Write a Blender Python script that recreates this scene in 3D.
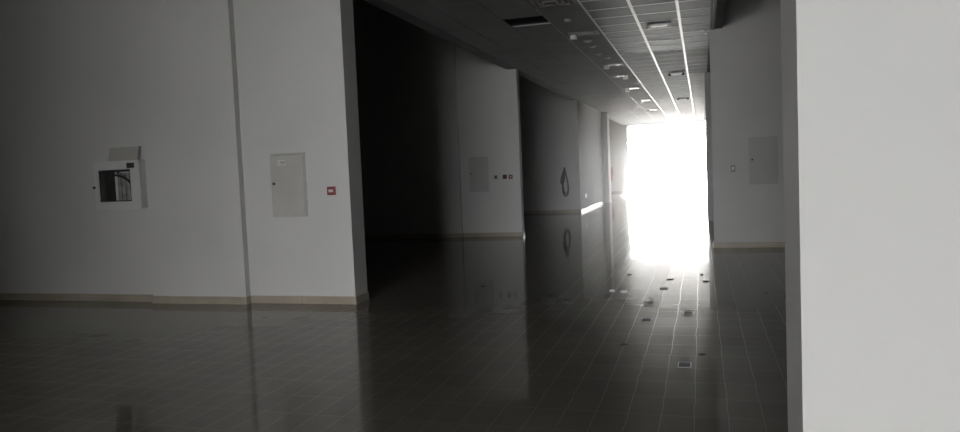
import bpy, bmesh, math, random
from mathutils import Vector, Matrix
for o in list(bpy.data.objects): bpy.data.objects.remove(o, do_unlink=True)
random.seed(7)
S = bpy.context.scene
C = S.collection
PI = math.pi

# ------------------------------------------------------------------ camera
H = 1.4
F = Vector((-0.28908187, 0.95547282, -0.05918925))
R = Vector((0.95703048, 0.28696729, -0.04174251))
U = R.cross(F); U.normalize(); R = F.cross(U)
cd = bpy.data.cameras.new('camera'); cam = bpy.data.objects.new('camera', cd); C.objects.link(cam)
cam.matrix_world = Matrix(((R.x, U.x, -F.x, 0), (R.y, U.y, -F.y, 0), (R.z, U.z, -F.z, H), (0, 0, 0, 1)))
cd.sensor_fit = 'HORIZONTAL'; cd.sensor_width = 36; cd.lens = 737.59 * 36 / 960
cd.clip_start = 0.05; cd.clip_end = 500
S.camera = cam

# ------------------------------------------------------------------ daylight
SKY = 30.0
w = bpy.data.worlds.new('sky'); S.world = w; w.use_nodes = True
bg = w.node_tree.nodes['Background']; bg.inputs[0].default_value = (0.98, 0.99, 1.0, 1); bg.inputs[1].default_value = SKY
DOOR = (-5.2, 2.6, 3.2, -18.0)       # x0, x1, head, y of the glazed shopfront behind the camera
def portal(name, loc, rot, sx, sy):
    l = bpy.data.lights.new(name, 'AREA'); l.shape = 'RECTANGLE'; l.size = sx; l.size_y = sy
    l.cycles.is_portal = True
    o = bpy.data.objects.new(name, l); C.objects.link(o); o.location = loc; o.rotation_euler = rot
portal('daylight_portal_back', ((DOOR[0]+DOOR[1])/2, DOOR[3]-0.12, DOOR[2]/2), (PI/2, 0, 0 + PI), DOOR[1]-DOOR[0], DOOR[2])
portal('daylight_portal_end', (-1.76, 39.9, 1.77), (PI/2, 0, 0), 3.86, 3.5)
# the light leaves an area lamp along its local -Z: +Y for the back opening, -Y for the far end
bpy.data.objects['daylight_portal_back'].rotation_euler = (PI/2, 0, 0)
bpy.data.objects['daylight_portal_end'].rotation_euler = (-PI/2, 0, 0)

sl = bpy.data.lights.new('sun', 'SUN'); sl.energy = 55; sl.angle = .02; sl.color = (1, .97, .92)
so = bpy.data.objects.new('sun', sl); C.objects.link(so); so.rotation_euler = (math.radians(-70), 0, math.radians(2)); so.location = (0, 60, 30)

portal('added_window_portal', (-11.25, -1.85, 1.75), (PI/2, 0, -PI/2), .7, .7)  # portal for a small added side window that lifts the ambient light
v = S.view_settings
v.view_transform = 'Standard'; v.look = 'None'; v.gamma = 1; v.exposure = 0.3
try: v.use_curve_mapping = False
except Exception: pass

# ------------------------------------------------------------------ materials
def mat(name, col, rough=0.6, metal=0.0, spec=0.5, coat=0.0):
    m = bpy.data.materials.new(name); m.use_nodes = True
    b = m.node_tree.nodes['Principled BSDF']
    b.inputs['Base Color'].default_value = (*col, 1); b.inputs['Roughness'].default_value = rough
    b.inputs['Metallic'].default_value = metal; b.inputs['Specular IOR Level'].default_value = spec
    b.inputs['Coat Weight'].default_value = coat
    return m
def mottled(name, c1, c2, scale, rough, spec=0.5, bump=0.0, detail=5, stretch=(1,1,1), metal=0.0, rvar=0.0):
    m = mat(name, c1, rough, metal, spec); nt = m.node_tree; N = nt.nodes; L = nt.links; b = N['Principled BSDF']
    g = N.new('ShaderNodeNewGeometry'); mp = N.new('ShaderNodeMapping'); mp.inputs['Scale'].default_value = stretch
    L.new(g.outputs['Position'], mp.inputs['Vector'])
    n = N.new('ShaderNodeTexNoise'); n.inputs['Scale'].default_value = scale; n.inputs['Detail'].default_value = detail
    L.new(mp.outputs[0], n.inputs['Vector'])
    r = N.new('ShaderNodeValToRGB'); r.color_ramp.elements[0].position = 0.35; r.color_ramp.elements[1].position = 0.65
    r.color_ramp.elements[0].color = (*c1, 1); r.color_ramp.elements[1].color = (*c2, 1)
    L.new(n.outputs['Fac'], r.inputs[0]); L.new(r.outputs[0], b.inputs['Base Color'])
    if rvar:
        mr = N.new('ShaderNodeMapRange'); mr.inputs[1].default_value = .35; mr.inputs[2].default_value = .65
        mr.inputs[3].default_value = rough; mr.inputs[4].default_value = rough + rvar
        L.new(n.outputs['Fac'], mr.inputs[0]); L.new(mr.outputs[0], b.inputs['Roughness'])
    if bump:
        bm_ = N.new('ShaderNodeBump'); bm_.inputs['Strength'].default_value = bump; bm_.inputs['Distance'].default_value = .003
        n2 = N.new('ShaderNodeTexNoise'); n2.inputs['Scale'].default_value = scale * 30; L.new(g.outputs['Position'], n2.inputs['Vector'])
        L.new(n2.outputs['Fac'], bm_.inputs['Height']); L.new(bm_.outputs[0], b.inputs['Normal'])
    return m

M = {}
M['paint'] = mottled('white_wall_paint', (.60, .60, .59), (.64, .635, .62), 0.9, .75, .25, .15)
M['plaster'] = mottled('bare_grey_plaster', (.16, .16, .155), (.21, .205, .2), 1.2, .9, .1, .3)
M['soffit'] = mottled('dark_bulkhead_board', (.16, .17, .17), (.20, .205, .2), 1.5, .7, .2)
M['skirting'] = mottled('beige_tile_skirting', (.36, .32, .25), (.43, .385, .31), 2.5, .35, .4, 0, 4)
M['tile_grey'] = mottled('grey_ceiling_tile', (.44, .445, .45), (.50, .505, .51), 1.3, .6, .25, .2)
M['tile_dark'] = mottled('darker_ceiling_tile', (.16, .165, .17), (.20, .205, .21), 1.3, .55, .2, .2)  # darker tone for the central tiles before mid-passage
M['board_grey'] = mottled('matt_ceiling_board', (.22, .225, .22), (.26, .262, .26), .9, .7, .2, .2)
M['bar'] = mat('white_ceiling_bar', (.78, .78, .78), .35)
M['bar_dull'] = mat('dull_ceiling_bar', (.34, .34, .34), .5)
M['cream'] = mottled('cream_enamel', (.46, .455, .425), (.50, .495, .46), 3, .45, .4)
M['panel_grey'] = mottled('grey_panel_enamel', (.44, .445, .435), (.47, .475, .46), 3, .5, .4)
M['white'] = mat('white_enamel', (.66, .66, .64), .4)
M['whiteplastic'] = mat('white_plastic', (.75, .75, .73), .35)
M['black'] = mat('black_plastic', (.015, .015, .016), .4)
M['dark'] = mat('cavity_shade', (.02, .02, .022), .8)  # near-black colour standing in for shade in cavities
M['red'] = mat('dull_red_plastic', (.20, .03, .035), .4)
M['redpaint'] = mat('red_enamel', (.30, .05, .045), .4)
M['chrome'] = mat('brushed_metal', (.6, .6, .6), .3, 1.0)
M['hose'] = mottled('dark_rubber', (.025, .024, .026), (.04, .038, .04), 8, .6)
M['canvas'] = mottled('grey_hose_canvas', (.25, .26, .24), (.42, .43, .40), 12, .8)
M['paper'] = mottled('crumpled_paper', (.8, .8, .78), (.88, .88, .86), 9, .25)
M['grit'] = mat('dark_rubble', (.05, .045, .04), .8)
M['ground'] = mottled('pale_forecourt_paving', (.44, .435, .43), (.50, .49, .48), .8, .85)

def floor_material():
    m = mat('glossy_floor_tile', (.1, .095, .085), .1); nt = m.node_tree; N = nt.nodes; L = nt.links
    N.remove(N['Principled BSDF']); out = N['Material Output']
    g = N.new('ShaderNodeNewGeometry')
    br = N.new('ShaderNodeTexBrick'); br.offset = 0.0; br.squash = 1.0
    br.inputs['Scale'].default_value = 1.0; br.inputs['Brick Width'].default_value = .18; br.inputs['Row Height'].default_value = .335
    br.inputs['Mortar Size'].default_value = .0018; br.inputs['Mortar Smooth'].default_value = .3; br.inputs['Bias'].default_value = 0
    br.inputs['Color1'].default_value = (.215, .194, .164, 1); br.inputs['Color2'].default_value = (.235, .212, .18, 1)
    br.inputs['Mortar'].default_value = (.215, .195, .166, 1)
    mp = N.new('ShaderNodeMapping'); mp.inputs['Location'].default_value = (.055, .17, 0)
    wob = N.new('ShaderNodeTexNoise'); wob.inputs['Scale'].default_value = 2.5; wob.inputs['Detail'].default_value = 3
    L.new(g.outputs['Position'], wob.inputs['Vector'])
    vs = N.new('ShaderNodeVectorMath'); vs.operation = 'MULTIPLY_ADD'; vs.inputs[1].default_value = (.03, .03, 0)
    L.new(wob.outputs['Color'], vs.inputs[0]); L.new(g.outputs['Position'], vs.inputs[2])
    L.new(vs.outputs[0], mp.inputs['Vector']); L.new(mp.outputs[0], br.inputs['Vector'])
    dn = N.new('ShaderNodeTexNoise'); dn.inputs['Scale'].default_value = .7; dn.inputs['Detail'].default_value = 7
    L.new(g.outputs['Position'], dn.inputs['Vector'])
    cr = N.new('ShaderNodeMapRange'); cr.inputs[1].default_value = .3; cr.inputs[2].default_value = .7
    cr.inputs[3].default_value = .8; cr.inputs[4].default_value = 1.1; L.new(dn.outputs['Fac'], cr.inputs[0])
    mx = N.new('ShaderNodeVectorMath'); mx.operation = 'SCALE'
    L.new(br.outputs['Color'], mx.inputs[0]); L.new(cr.outputs[0], mx.inputs['Scale'])
    df = N.new('ShaderNodeBsdfDiffuse'); L.new(mx.outputs[0], df.inputs['Color'])
    r1 = N.new('ShaderNodeMapRange'); r1.inputs[1].default_value = .35; r1.inputs[2].default_value = .7
    r1.inputs[3].default_value = .03; r1.inputs[4].default_value = .10
    L.new(dn.outputs['Fac'], r1.inputs[0])
    r2 = N.new('ShaderNodeMapRange'); r2.inputs[3].default_value = 0; r2.inputs[4].default_value = .34
    L.new(br.outputs['Fac'], r2.inputs[0])
    ad = N.new('ShaderNodeMath'); ad.operation = 'ADD'; L.new(r1.outputs[0], ad.inputs[0]); L.new(r2.outputs[0], ad.inputs[1])
    bp = N.new('ShaderNodeBump'); bp.inputs['Strength'].default_value = .14; bp.inputs['Distance'].default_value = .0015; bp.invert = True
    L.new(br.outputs['Fac'], bp.inputs['Height'])
    n3 = N.new('ShaderNodeTexNoise'); n3.inputs['Scale'].default_value = 1.8; n3.inputs['Detail'].default_value = 2
    L.new(g.outputs['Position'], n3.inputs['Vector'])
    bp2 = N.new('ShaderNodeBump'); bp2.inputs['Strength'].default_value = .025; bp2.inputs['Distance'].default_value = .002
    L.new(n3.outputs['Fac'], bp2.inputs['Height']); L.new(bp.outputs[0], bp2.inputs['Normal'])
    gl = N.new('ShaderNodeBsdfGlossy'); gl.distribution = 'BECKMANN'; gl.inputs['Color'].default_value = (.9, .9, .88, 1)
    L.new(ad.outputs[0], gl.inputs['Roughness']); L.new(bp2.outputs[0], gl.inputs['Normal'])
    g2 = N.new('ShaderNodeBsdfGlossy'); g2.distribution = 'BECKMANN'; g2.inputs['Color'].default_value = (.9, .88, .85, 1)
    g2.inputs['Roughness'].default_value = .24; L.new(bp2.outputs[0], g2.inputs['Normal'])
    mg = N.new('ShaderNodeMixShader'); mg.inputs[0].default_value = .26; L.new(gl.outputs[0], mg.inputs[1]); L.new(g2.outputs[0], mg.inputs[2]); gl = mg
    fr = N.new('ShaderNodeFresnel'); fr.inputs['IOR'].default_value = 1.6
    ms = N.new('ShaderNodeMixShader'); L.new(fr.outputs[0], ms.inputs[0]); L.new(df.outputs[0], ms.inputs[1]); L.new(gl.outputs[0], ms.inputs[2])
    L.new(ms.outputs[0], out.inputs['Surface'])
    return m
M['floor'] = floor_material()

# ------------------------------------------------------------------ mesh helpers
class MB:
    def __init__(s): s.bm = bmesh.new(); s.mats = []
    def mi(s, m):
        if m not in s.mats: s.mats.append(m)
        return s.mats.index(m)
    def box(s, a, b, m, bev=0.0, mtx=None):
        x0, y0, z0 = [min(p, q) for p, q in zip(a, b)]; x1, y1, z1 = [max(p, q) for p, q in zip(a, b)]
        t = bmesh.new(); bmesh.ops.create_cube(t, size=1)
        for q in t.verts: q.co = Vector(((x0+x1)/2 + q.co.x*(x1-x0), (y0+y1)/2 + q.co.y*(y1-y0), (z0+z1)/2 + q.co.z*(z1-z0)))
        if bev: bmesh.ops.bevel(t, geom=list(t.edges), offset=bev, segments=2, affect='EDGES', profile=.7)
        s._add(t, m, mtx); return s
    def cyl(s, c, r, h, m, axis='Z', seg=24, r2=None, bev=0.0, mtx=None):
        t = bmesh.new(); bmesh.ops.create_cone(t, cap_ends=True, segments=seg, radius1=r, radius2=r if r2 is None else r2, depth=h)
        if bev: bmesh.ops.bevel(t, geom=[e for e in t.edges if abs(e.verts[0].co.z-e.verts[1].co.z) < 1e-6], offset=bev, segments=2, affect='EDGES')
        rot = {'Z': Matrix(), 'Y': Matrix.Rotation(PI/2, 4, 'X'), 'X': Matrix.Rotation(PI/2, 4, 'Y')}[axis]
        for q in t.verts: q.co = (rot @ q.co) + Vector(c)
        s._add(t, m, mtx, True); return s
    def lathe(s, prof, c, m, axis='Z', seg=24):
        t = bmesh.new(); rings = []
        rot = {'Z': Matrix(), 'Y': Matrix.Rotation(PI/2, 4, 'X')}[axis]
        for r, z in prof:
            rings.append([t.verts.new((rot @ Vector((max(r, 1e-4)*math.cos(2*PI*k/seg), max(r, 1e-4)*math.sin(2*PI*k/seg), z))) + Vector(c)) for k in range(seg)])
        for a, b in zip(rings, rings[1:]):
            for k in range(seg): t.faces.new((a[k], a[(k+1) % seg], b[(k+1) % seg], b[k]))
        t.faces.new(rings[0][::-1]); t.faces.new(rings[-1])
        bmesh.ops.recalc_face_normals(t, faces=t.faces); s._add(t, m, None, True); return s
    def tube(s, pts, r, m, seg=10):
        t = bmesh.new(); pts = [Vector(p) for p in pts]; rings = []
        nrm = Vector((0, 1, 0))
        for i, p in enumerate(pts):
            d = (pts[min(i+1, len(pts)-1)] - pts[max(i-1, 0)]).normalized()
            a = nrm - d*nrm.dot(d)
            if a.length < 1e-3: a = Vector((1, 0, 0)) - d*d.x
            a.normalize(); b = d.cross(a); nrm = a
            rings.append([t.verts.new(p + r*(a*math.cos(2*PI*k/seg) + b*math.sin(2*PI*k/seg))) for k in range(seg)])
        for a, b in zip(rings, rings[1:]):
            for k in range(seg): t.faces.new((a[k], a[(k+1) % seg], b[(k+1) % seg], b[k]))
        t.faces.new(rings[0][::-1]); t.faces.new(rings[-1])
        bmesh.ops.recalc_face_normals(t, faces=t.faces); s._add(t, m, None, True); return s
    def _add(s, t, m, mtx=None, smooth=False):
        i = s.mi(m)
        for f in t.faces: f.material_index = i; f.smooth = smooth and len(f.verts) < 6
        if mtx is not None: t.transform(mtx)
        me = bpy.data.meshes.new('tmp'); t.to_mesh(me); t.free(); s.bm.from_mesh(me); bpy.data.meshes.remove(me)
    def build(s, name, parent=None):
        me = bpy.data.meshes.new(name); s.bm.to_mesh(me); s.bm.free()
        for m in s.mats: me.materials.append(m)
        o = bpy.data.objects.new(name, me); C.objects.link(o)
        if parent: o.parent = parent
        return o
def tag(o, label=None, cat=None, group=None, kind=None):
    if label: o['label'] = label
    if cat: o['category'] = cat
    if group: o['group'] = group
    if kind: o['kind'] = kind
    return o
def empty(name, loc, rz=0, **k):
    o = bpy.data.objects.new(name, None); C.objects.link(o); o.location = loc; o.rotation_euler.z = rz; o.empty_display_size = .1
    return tag(o, **k)
def copy_tree(o, parent=None):
    c = o.copy(); C.objects.link(c)
    if parent: c.parent = parent
    for ch in [q for q in bpy.data.objects if q.parent == o]: copy_tree(ch, c)
    return c
def struct(name, boxes, m, parent=None, label=None):
    b = MB()
    for q in boxes: b.box(q[0], q[1], m, q[2] if len(q) > 2 else 0)
    o = b.build(name, parent); o['kind'] = 'structure'
    if label: o['label'] = label
    return o

# ------------------------------------------------------------------ setting
XL, XR, HC = -3.696, 0.17, 3.544
W1, W2, W3, W3E, W4, WR = 7.334, 15.289, 23.274, 29.2, 39.333, 12.643
ROOF = 5.4
LX, RX = -11.0, 9.0
BY = DOOR[3]
struct('floor', [((LX, BY, -.15), (RX, 39.6, 0))], M['floor'], label='glossy brown-grey tiled floor')
struct('ground', [((-60, 39.6, -.2), (60, 110, -.02))], M['ground'], label='pale paving outside the bright far opening')
struct('ground', [((-60, -60, -.2), (60, BY-.25, -.02))], M['ground'], label='pale paving outside the entrance behind the viewer')
struct('ceiling', [((LX-.2, BY-.2, ROOF), (RX+.2, 39.8, ROOF+.2))], M['plaster'], label='dark roof slab above the dropped ceiling')
# added scattering volume that imitates lens glare around the far opening
def haze(dens, g_):
    m = bpy.data.materials.new('glare_volume'); m.use_nodes = True; N = m.node_tree.nodes; N.remove(N['Principled BSDF'])
    vs = N.new('ShaderNodeVolumeScatter'); vs.inputs['Density'].default_value = dens; vs.inputs['Anisotropy'].default_value = g_
    m.node_tree.links.new(vs.outputs[0], N['Material Output'].inputs['Volume'])
    b = MB(); b.box((XL+.22, 13.2, .06), (XR-.08, 39.2, HC-.09), m)
    o = b.build('glare_haze'); return tag(o, 'added thin haze imitating lens glare around the bright far opening', 'haze', kind='stuff')
haze(.019, .82)
# outer walls; the near unseen stretches are white to bounce light
struct('wall_left', [((LX-.2, BY-.2, 0), (LX, -2.2, ROOF)), ((LX-.2, -1.5, 0), (LX, W1, ROOF)), ((LX-.2, -2.2, 0), (LX, -1.5, 1.4)), ((LX-.2, -2.2, 2.1), (LX, -1.5, ROOF))], M['paint'])  # gap is an added window, brightening the side faces near the viewer
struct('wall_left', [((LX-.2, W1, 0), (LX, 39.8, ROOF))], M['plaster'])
struct('wall_right', [((RX, BY-.2, 0), (RX+.2, WR, ROOF))], M['paint'])
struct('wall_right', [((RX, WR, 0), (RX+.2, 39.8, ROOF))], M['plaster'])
struct('wall_back', [((LX, BY-.2, 0), (DOOR[0], BY, ROOF)), ((DOOR[1], BY-.2, 0), (RX, BY, ROOF)), ((DOOR[0], BY-.2, DOOR[2]), (DOOR[1], BY, ROOF))], M['paint'])
# far end: wall with the open end of the passage
struct('wall_far', [((LX, W4, 0), (XL, W4+.3, ROOF)), ((XR+.06, W4, 0), (RX, W4+.3, ROOF)), ((XL, W4, HC), (XR+.06, W4+.3, ROOF))], M['paint'], label='white wall around the bright far opening')
tl = bpy.data.materials.new('translucent_white_panel'); tl.use_nodes = True; N_ = tl.node_tree.nodes; N_.remove(N_['Principled BSDF'])
tb = N_.new('ShaderNodeBsdfTranslucent'); tb.inputs[0].default_value = (.34, .345, .35, 1); tl.node_tree.links.new(tb.outputs[0], N_['Material Output'].inputs['Surface'])
struct('added_transom', [((XL, W4-.012, 2.62), (XR+.04, W4-.002, HC-.001))], tl, label='added white translucent panel dimming the top of the far opening')  # panel added to dim the opening's top and its floor reflection
# cross walls on the left
struct('wall_left', [((LX, -4.5, 0), (XL, -4.2, ROOF))], M['paint'], label='unseen white cross wall placed to shade the nearest left wall')  # unseen, set back so its shadow fades the nearest wall leftwards
struct('wall_left', [((LX, W1, 0), (XL, W1+.31, ROOF)), ((-6.31, W1-.09, 0), (-5.03, W1, ROOF))], M['paint'], label='nearest white cross wall on the left with a shallow pier')
struct('wall_left', [((LX, W2, 0), (XL, W2+.2, ROOF)), ((-6.31, W2-.09, 0), (-5.03, W2, ROOF))], M['paint'], label='second cross wall on the left, half in shadow')
struct('wall_left', [((LX, W3, 0), (XL, W3E, ROOF))], M['paint'], label='third wall block on the left, its side along the passage lit')
struct('wall_left', [((XL-.25, W3E, 0), (XL+.2, W3E+.7, HC))], M['paint'], label='narrow grey column at the end of the third wall')
# right
struct('wall_right', [((.224, 1.926, 0), (RX, 2.276, ROOF))], M['paint'], label='close bright white wall on the right')
struct('wall_right', [((XR, WR, 0), (RX, WR+.3, ROOF))], M['paint'], label='grey-lit cross wall on the right with a flush panel')
struct('wall_right', [((XR-.05, 18.6, 0), (1.4, 19.3, ROOF))], M['paint'], label='slim column end beyond the right cross wall')
struct('wall_right', [((XR, 26, 0), (RX, 26.3, ROOF))], M['paint'], label='farther cross wall on the right')
# baseboards
BH, BT = .088, .014
def base(name, segs):
    return struct(name, [((a[0], a[1], 0), (b[0], b[1], BH), .003) for a, b in segs], M['skirting'])
def stub_base(Y, thick, left=LX):
    segs = []
    x = XL + BT
    cuts = [(XL + BT, -4.35), (-4.353, -5.03 + BT)]
    for a, b in cuts: segs.append(((b, Y - BT), (a, Y)))
    segs.append(((-5.03, Y-.09-BT), (-5.03+BT, Y-BT)))
    segs.append(((-6.31-BT, Y-.09-BT), (-5.03, Y-.09)))
    segs.append(((-6.31-BT, Y-.09), (-6.31, Y-BT)))
    xx = -6.31
    while xx > left + .1:
        nx = max(xx - 1.2, left); segs.append(((nx, Y - BT), (xx - .003, Y))); xx = nx
    segs.append(((XL, Y), (XL + BT, Y + thick)))
    return base('baseboard_left', segs)
stub_base(W1, .31); stub_base(W2, .2)
base('baseboard_left', [((LX, W3-BT), (XL+BT, W3)), ((XL, W3), (XL+BT, W3E))])
base('baseboard_right', [((XR-BT, WR-BT), (RX, WR)), ((XR-BT, WR), (XR, WR+.3))])
base('baseboard_right', [((.224-BT, 1.926-BT), (RX, 1.926)), ((.224-BT, 1.926), (.224, 2.276))])
base('baseboard_far', [((LX, W4-BT), (XL, W4))])

# dropped ceiling: grid of tiles with bars between
gx = [-.266 - .602*k for k in range(0, 6)]
XE = sorted([XL] + gx + [XR])
rows = [10.3 + .606*k for k in range(-47, 49)]
rows = [y for y in rows if BY < y < W4]
rows = [BY] + rows + [W4]
HOLE = None
b = MB()
for i in range(len(XE)-1):
    central = XE[i] > -1.5
    for j in range(len(rows)-1):
        ym = (rows[j]+rows[j+1])/2
        if abs((XE[i]+XE[i+1])/2+2.37) < .25 and 10.3 < ym < 10.9:
            HOLE = (XE[i], XE[i+1], rows[j], rows[j+1]); continue
        z = HC + (.006 if central else .004) + random.uniform(0, .002)
        b.box((XE[i], rows[j], z), (XE[i+1], rows[j+1], z+.015), ((M['tile_grey'] if ym > 14.5 else M['tile_dark']) if central else M['board_grey']) if ym > 6 else M['bar'])  # unseen tiles near the viewer are white to bounce extra light
ceil = b.build('ceiling'); ceil['kind'] = 'structure'; ceil['label'] = 'dropped tile ceiling over the passage'
b = MB()
for x in XE[1:-1]:
    c_ = x > -1.5
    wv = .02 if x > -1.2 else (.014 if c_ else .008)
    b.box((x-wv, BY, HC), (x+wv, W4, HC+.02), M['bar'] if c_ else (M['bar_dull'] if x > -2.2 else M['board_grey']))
for y in rows[1:-1]:
    b.box((XE[[k for k, q in enumerate(XE) if q > -1.5][0]], y-.008, HC+.001), (XR, y+.008, HC+.02), M['bar'])
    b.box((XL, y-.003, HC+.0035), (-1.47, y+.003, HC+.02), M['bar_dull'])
gr = b.build('ceiling_grid', ceil)
# bulkheads along both edges of the dropped ceiling
def bulk(x0, x1, ya, yb):
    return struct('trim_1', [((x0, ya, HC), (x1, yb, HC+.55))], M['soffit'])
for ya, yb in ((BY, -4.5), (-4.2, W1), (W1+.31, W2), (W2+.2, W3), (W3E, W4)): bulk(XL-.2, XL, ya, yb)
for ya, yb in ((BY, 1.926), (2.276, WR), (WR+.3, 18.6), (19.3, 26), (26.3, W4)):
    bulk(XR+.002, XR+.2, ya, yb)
for ya, yb in ((2.276, WR),):
    struct('trim_2', [((XR+.03, ya, HC-.012), (XR+.075, yb, HC))], M['bar_dull'])
# added dark box that paints the missing tile's opening as deep shade
hx0, hx1, hy0, hy1 = HOLE
struct('hole_shade_box', [((hx0-.02, hy0-.02, HC+.3), (hx1+.02, hy1+.02, HC+.32)), ((hx0-.02, hy0-.02, HC+.022), (hx0, hy1+.02, HC+.3)), ((hx1, hy0-.02, HC+.022), (hx1+.02, hy1+.02, HC+.3)),
    ((hx0, hy0-.02, HC+.022), (hx1, hy0, HC+.3)), ((hx0, hy1, HC+.022), (hx1, hy1+.02, HC+.3))], M['dark'])

# ------------------------------------------------------------------ electric panels on the walls
def panel(x0, x1, z0, z1, Y, label, marks=True, m=None):
    m = m or M['cream']
    t = empty('distribution_board', ((x0+x1)/2, Y, z0), label=label, cat='electrical panel')
    wd, hh = x1-x0, z1-z0
    MB().box((-wd/2, -.012, 0), (wd/2, 0, hh), m, .003).build('frame', t)
    d = MB().box((-wd/2+.018, -.024, .018), (wd/2-.018, -.012, hh-.03), m, .004).build('door', t)
    b = MB().cyl((-wd/2+.045, -.030, hh*.53), .016, .014, M['black'], 'Y'); b.box((-wd/2+.040, -.042, hh*.53-.012), (-wd/2+.050, -.034, hh*.53+.012), M['black'], .002)
    b.build('latch', d)
    if marks:
        MB().box((-wd/2+.012, -.0135, hh-.024), (wd/2-.012, -.012, hh-.012), M['canvas']).build('top_seam', t)
        b = MB().box((-wd/2+.10, -.0255, hh-.135), (-wd/2+.205, -.024, hh-.075), M['white'])
        for k, (a, c) in enumerate(((0, .012), (.03, .014), (.05, .022), (.08, .012))):
            b.box((-wd/2+.108+a, -.0265, hh-.125+.006*(k % 2)), (-wd/2+.108+a+c, -.0255, hh-.088), M['bar_dull'])
        b.build('sticker', d)
    return t
panel(-4.665, -4.225, .985, 1.705, W1, 'cream metal electrical panel beside the red call point on the nearest left wall')
panel(-4.825, -4.385, .975, 1.73, W2, 'grey metal electrical panel beside three small wall plates on the half-shadowed wall', False, M['panel_grey'])
p3 = panel(.735, 1.165, 1.02, 1.775, WR, 'pale flush electrical panel on the grey wall at the right of the passage', False, M['panel_grey'])

# call point
t = empty('call_point', (-3.912, W1, 1.264), label='small red square call point with a white centre near the wall corner', cat='alarm call point')
MB().box((-.047, -.03, -.047), (.047, 0, .047), M['red'], .005).build('housing', t)
MB().box((-.026, -.033, -.014), (.026, -.029, .014), M['whiteplastic'], .001).box((-.02, -.034, -.004), (.02, -.0325, .002), M['red']).build('press_plate', t)

# three small wall plates
def plate(x, z, Y, m, label, kind):
    t = empty('wall_plate', (x, Y, z), label=label, cat='switch plate', group='row of small plates on the half-shadowed wall')
    MB().box((-.045, -.012, -.045), (.045, 0, .045), m, .004).build('face', t)
    if kind == 0: MB().box((-.02, -.018, -.026), (.02, -.012, .026), M['hose'], .002).build('rocker', t)
    if kind == 1: MB().cyl((0, -.02, 0), .022, .018, M['black'], 'Y').build('knob', t)
    if kind == 2: MB().box((-.018, -.016, -.016), (.018, -.012, .02), M['canvas'], .001).build('press_plate', t)
    return t
plate(-4.232, 1.28, W2, M['bar_dull'], 'dark grey switch plate nearest the electrical panel, leftmost of three', 0)
plate(-4.035, 1.28, W2, M['hose'], 'dark plate in the middle of three on the half-shadowed wall', 1)
plate(-3.905, 1.275, W2, M['red'], 'dark red call plate nearest the wall corner, rightmost of three', 2)
t = empty('light_switch', (.485, WR, 1.29), label='small grey light switch left of the flush panel on the right wall', cat='switch')
MB().box((-.035, -.01, -.055), (.035, 0, .055), M['canvas'], .003).build('face', t)
MB().box((-.018, -.016, -.028), (.018, -.01, .028), M['whiteplastic'], .002).build('rocker', t)
t = empty('wall_socket', (XL, 24.45, .48), PI/2, label='white double socket low on the lit left wall along the passage', cat='socket')
for q in (-.09, .09):
    MB().box((q-.045, -.014, -.07), (q+.045, 0, .07), M['whiteplastic'], .004).build('face', t)

# ------------------------------------------------------------------ fire hose cabinet with the open window
t = empty('fire_hose_cabinet', (-6.625, W1, 1.147), label='white projecting fire hose cabinet with a square window on the nearest left wall', cat='hose cabinet')
WD, HH, DP, TH = .65, .56, .20, .012
b = MB()
b.box((-WD/2, -.006, 0), (WD/2, 0, HH), M['white'])
b.box((-WD/2, -DP+.022, 0), (-WD/2+TH, -.006, HH), M['white']); b.box((WD/2-TH, -DP+.022, 0), (WD/2, -.006, HH), M['white'])
b.box((-WD/2+TH, -DP+.022, 0), (WD/2-TH, -.006, TH), M['white']); b.box((-WD/2+TH, -DP+.022, HH-TH), (WD/2-TH, -.006, HH), M['white'])
b.build('body', t)
wx0, wx1, wz0, wz1 = -.262, .195, .085, .462
b = MB()
b.box((-WD/2-.006, -DP, -.006), (wx0, -DP+.022, HH+.006), M['white'], .003); b.box((wx1, -DP, -.006), (WD/2+.006, -DP+.022, HH+.006), M['white'], .003)
b.box((wx0-.002, -DP, -.006), (wx1+.002, -DP+.022, wz0), M['white'], .003); b.box((wx0-.002, -DP, wz1), (wx1+.002, -DP+.022, HH+.006), M['white'], .003)
dr = b.build('door', t)
b = MB()
for q in ((wx0, wz0, wx0+.012, wz1), (wx1-.012, wz0, wx1, wz1), (wx0, wz0, wx1, wz0+.012), (wx0, wz1-.012, wx1, wz1)):
    b.box((q[0], -DP+.004, q[1]), (q[2], -DP+.014, q[3]), M['hose'])
b.build('window_gasket', dr)
MB().box((.155, -DP-.003, .475), (.262, -DP, .535), M['hose'], .001).build('badge', dr)
MB().cyl((-WD/2+.012-.02, -DP-.008, .26), .014, .018, M['black'], 'Y', 16).build('latch', dr)
b = MB(); b.box((-WD/2+.02, -.03, .02), (-.14, -.008, HH-.02), M['hose'])
b.box((-WD/2+.02, -.10, .44), (WD/2-.02, -.008, HH-.02), M['dark']); b.build('inner_shade', t)  # dark slabs stand in for the shade inside the cabinet
b = MB()
for k in range(9):
    x = -.10 + .032*k
    pts = [(x, -.06-.01*(k % 2), .41 - .10*a/6 if False else .42 - .36*a/8) for a in range(9)]
    b.tube(pts, .015, M['canvas'], 8)
b.cyl((-.125, -.07, .25), .016, .38, M['whiteplastic'])
b.build('folded_hose', t)
b = MB(); b.tube([(-.12, -.09, .40), (0, -.12, .38), (.1, -.13, .33), (.17, -.12, .24)], .012, M['hose'], 8)
b.cyl((.12, -.10, .12), .03, .12, M['chrome'], 'Z', 20, .018); b.build('nozzle', t)
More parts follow.
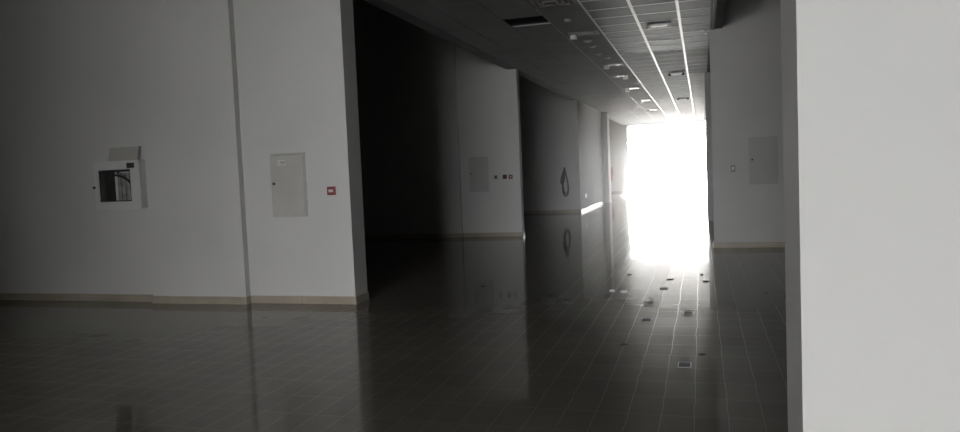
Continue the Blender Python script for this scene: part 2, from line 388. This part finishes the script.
# plate leaning above cabinet
t = empty('metal_plate', (-6.625, W1, 1.714), label='grey flat plate standing on top of the fire hose cabinet against the wall', cat='plate')
mt = Matrix.Rotation(math.radians(-14), 4, 'X')
MB().box((-.225, -.012, .0), (.195, 0, .165), M['cream'], .002, Matrix.Translation((0, -.062, .002)) @ mt).build('sheet', t)
MB().box((.195, -.03, 0), (.205, 0, .165), M['bar_dull'], 0, Matrix.Translation((0, -.043, .002)) @ mt).build('side_shadow', t)  # grey strip painting the shadow at the plate's right edge

# ------------------------------------------------------------------ hose hanging on the dark recess wall
t = empty('cable_coil', (-4.19, W3, 1.0), label='dark looped cable hanging from a hook on the shaded third wall', cat='cable')
MB().cyl((.03, -.05, .42), .012, .10, M['chrome'], 'Y', 12).build('hook', t)
b = MB()
for k in range(5):
    pts = []
    dx, dep = -.05 + .03*k, -.03 - .018*k
    for a in range(25):
        th = 2*PI*a/24
        wz = (.30 + .02*k) * math.cos(th); wx = (.035 + .012*k) * math.sin(th) * (1.2 - .9*math.cos(th))/1.2
        pts.append((.03 + wx + (-.10 if k < 2 else .02)*(1-math.cos(th))/2, dep, .44 - (.33 + .02*k)*(1-math.cos(th)) * (0.75 if k < 2 else 1.12)))
    b.tube(pts, .018, M['hose'], 8)
b.build('loops', t)

# red extinguisher far away
t = empty('fire_extinguisher', (-4.60, W4, .62), label='tall red fire extinguisher hung on the far wall behind the grey column', cat='fire extinguisher')
MB().lathe([(.07, 0), (.09, .02), (.09, .62), (.075, .69), (.03, .74), (.03, .77)], (0, -.12, 0), M['redpaint']).build('cylinder', t)
b = MB(); b.cyl((0, -.12, .80), .03, .06, M['chrome']); b.box((-.02, -.20, .82), (.02, -.08, .845), M['black'], .004); b.build('valve_handle', t)
MB().tube([(.03, -.13, .79), (.10, -.14, .75), (.12, -.14, .5), (.11, -.14, .25)], .014, M['black'], 8).build('hose', t)
MB().box((-.03, -.04, .1), (.03, 0, .6), M['chrome']).build('bracket', t)

# ------------------------------------------------------------------ ceiling fittings
def fit(name, x, y, label, cat, group=None): return empty(name, (x, y, HC), label=label, cat=cat, group=group)
# diffuser
t = fit('air_diffuser', -1.79, 9.43, 'square brownish air diffuser in the ceiling at the top edge of the view', 'air vent')
rust = mat('dusty_brown_enamel', (.17, .14, .13), .6)
b = MB()
for k in range(4):
    a = .285 - .065*k; z = -.006 - .010*(k % 2) - .004*k
    for s in (-1, 1):
        b.box((-a, s*a-.014, z-.012), (a, s*a+.014, z+.012), rust, .002)
        b.box((s*a-.014, -a, z-.012), (s*a+.014, a, z+.012), rust, .002)
b.build('louvres', t)
MB().box((-.30, -.30, -.004), (.30, .30, .001), mat('rusty_backing', (.07, .05, .045), .7)).build('backing', t)

t = fit('smoke_detector', -1.80, 10.70, 'small dark round smoke detector between the open tile and the first light tray', 'smoke detector')
MB().lathe([(.05, 0), (.05, -.012), (.042, -.02), (.03, -.04), (.012, -.045)], (0, 0, 0), M['bar_dull']).build('base', t)
MB().lathe([(.022, -.038), (.022, -.052), (.01, -.055)], (0, 0, 0), M['black']).build('sensor', t)

def tray(x, y, w_, d_, label, lamp=-1):
    t = fit('light_tray', x, y, label, 'ceiling light', 'light trays along the ceiling strip')
    b = MB(); f = .012
    b.box((-w_/2, -d_/2, -.007), (w_/2, -d_/2+f, .004), M['bar_dull'], .002); b.box((-w_/2, d_/2-f, -.007), (w_/2, d_/2, .004), M['bar_dull'], .002)
    b.box((-w_/2, -d_/2+f, -.007), (-w_/2+f, d_/2-f, .004), M['bar_dull'], .002); b.box((w_/2-f, -d_/2+f, -.007), (w_/2, d_/2-f, .004), M['bar_dull'], .002)
    b.build('frame', t)
    MB().box((-w_/2+f, -d_/2+f, -.005), (w_/2-f, d_/2-f, .002), M['black']).build('backing', t)  # black plate stands in for the shaded recess
    lx = lamp*(w_/2-.06)
    MB().lathe([(.045, -.004), (.05, -.03), (.06, -.07), (.058, -.075)], (lx, 0, 0), M['whiteplastic']).build('lamp_head', t)
    return t
tray(-1.76, 11.97, .46, .34, 'nearest pale-framed light tray with a white lamp at its left end')
tray(-1.74, 15.9, .40, .34, 'light tray with a bright white left lamp just past the row of downlights')
tray(-1.80, 18.0, .34, .30, 'light tray with its white lamp at the right end, third along the ceiling', 1)
tray(-1.78, 21.0, .40, .40, 'light tray with a white left lamp, fourth along the ceiling')
tray(-1.78, 25.2, .40, .40, 'light tray fifth along the ceiling, close to the glare')
tray(-1.80, 29.6, .40, .40, 'last dark light tray, at the edge of the glare')
def downlight(x, y, label):
    t = fit('downlight', x, y, label, 'downlight', 'round downlights between the first two trays')
    MB().lathe([(.07, .002), (.075, -.006), (.066, -.014), (.05, -.01)], (0, 0, 0), M['bar_dull']).build('rim', t)
    MB().lathe([(.048, -.006), (.045, -.016), (.03, -.024), (.0, -.027)], (0, 0, 0), M['chrome']).build('lens', t)
    return t
downlight(-1.80, 12.68, 'round downlight closest to the nearest light tray')
downlight(-1.80, 13.26, 'round downlight second from the nearest light tray')
downlight(-1.82, 14.20, 'dark shiny round downlight third from the nearest light tray')
downlight(-1.72, 14.80, 'round downlight closest to the second light tray')
downlight(-1.55, 19.6, 'small round downlight beside the fourth light tray')
def twin(x, y, label, body):
    t = fit('emergency_light', x, y, label, 'emergency light', 'twin-ended lights in the ceiling strip')
    MB().box((-.14, -.06, -.03), (.14, .06, .001), body, .006).build('body', t)
    for s in (-1, 1):
        MB().cyl((s*.15, 0, -.03), .035, .06, M['whiteplastic'] if body is M['whiteplastic'] else M['hose'], 'Z', 16, bev=.006).build('lamp_head', t)
    return t
twin(-.575, 11.78, 'white oblong fitting between two ceiling bars, nearest of its kind', M['whiteplastic'])
twin(-.52, 18.2, 'oblong fitting with dark ends, second along the ceiling', M['whiteplastic'])
for o in [q for q in bpy.data.objects if q.parent and q.parent.name == 'emergency_light.001' and q.name.startswith('lamp_head')]:
    o.data.materials[0] = M['hose']; o.location.x = .08 if 'x' in o.keys() else 0
twin(-.53, 25.2, 'oblong dark-ended fitting far along the ceiling near the glare', M['hose'])
t = fit('sprinkler', .12, 12.75, 'tiny white sprinkler at the ceiling edge above the right wall corner', 'sprinkler')
MB().lathe([(.035, .002), (.035, -.008), (.014, -.014), (.014, -.04)], (0, 0, 0), M['whiteplastic']).build('rosette', t)
MB().lathe([(.014, -.04), (.03, -.046), (.03, -.05)], (0, 0, 0), M['whiteplastic']).build('deflector', t)

# ------------------------------------------------------------------ litter on the floor
def chip(name, x, y, sx, sy, m, label, cat, h_=.01, group=None, seed=0):
    rnd = random.Random(seed); t = bmesh.new(); n = 9
    bot, top = [], []
    for k in range(n):
        a = 2*PI*k/n; r = rnd.uniform(.7, 1.1)
        bot.append(t.verts.new((sx*r*math.cos(a), sy*r*math.sin(a), 0)))
        top.append(t.verts.new((sx*r*.7*math.cos(a+.1), sy*r*.7*math.sin(a+.1), h_*rnd.uniform(.6, 1.3))))
    for k in range(n): t.faces.new((bot[k], bot[(k+1) % n], top[(k+1) % n], top[k]))
    t.faces.new(bot[::-1]); c = t.verts.new((0, 0, h_*1.2))
    for k in range(n): t.faces.new((top[k], top[(k+1) % n], c))
    bmesh.ops.recalc_face_normals(t, faces=t.faces)
    b = MB(); b._add(t, m); o = b.build(name); o.location = (x, y, 0); o.rotation_euler.z = rnd.uniform(0, 3)
    return tag(o, label, cat, group)
chip('paper_scrap', -.555, 7.75, .045, .05, M['paper'], 'crumpled white scrap in the middle of the tiled strip', 'litter', .03, 'scraps on the floor', 1)
chip('paper_scrap', -.86, 8.25, .045, .05, M['paper'], 'white scrap left of the tiled strip, right one of a pair', 'litter', .02, 'scraps on the floor', 2)
chip('paper_scrap', -1.0, 8.32, .03, .04, M['paper'], 'small white scrap left of the tiled strip, left one of a pair', 'litter', .015, 'scraps on the floor', 3)
for i, (x, y, s, lb) in enumerate(((-.40, 9.2, .035, 'dark chip on the tiles under the glare, left of centre'), (-.92, 9.6, .03, 'dark chip at the left edge of the glare'),
        (.02, 9.05, .045, 'dark chip on the tiles near the right wall corner'), (-.03, 9.6, .03, 'small dark chip behind the one near the right wall corner'),
        (-.03, 5.55, .025, 'dark chip on the long bright joint nearest the viewer'), (-.62, 5.8, .03, 'dark scuffed chip left of the plates'), (-2.6, 8.6, .02, 'tiny dark chip out on the dark left floor'))):
    chip('tile_chip', x, y, s, s*1.3, M['grit'], lb, 'rubble', .008, 'dark chips on the floor', 10+i)
def cover(x, y, label):
    t = empty('floor_plate', (x, y, 0), label=label, cat='floor plate', group='small rectangular plates on the tiles')
    b = MB(); a, d, f = .045, .07, .006
    b.box((-a, -d, 0), (a, -d+f, .004), M['bar_dull']); b.box((-a, d-f, 0), (a, d, .004), M['bar_dull'])
    b.box((-a, -d+f, 0), (-a+f, d-f, .004), M['bar_dull']); b.box((a-f, -d+f, 0), (a, d-f, .004), M['bar_dull']); b.build('rim', t)
    MB().box((-a+f, -d+f, 0), (a-f, d-f, .003), M['hose']).build('lid', t)
cover(-.145, 5.25, 'dark rectangle with a pale rim on the floor, nearest the viewer')
cover(-.15, 7.1, 'dark rectangle with a pale rim, on the right side of the tiled strip')
cover(-.51, 6.75, 'dark rectangle with a pale rim, on the left side of the tiled strip')
cover(-.44, 8.5, 'dark rectangle with a pale rim, farthest up the tiled strip')
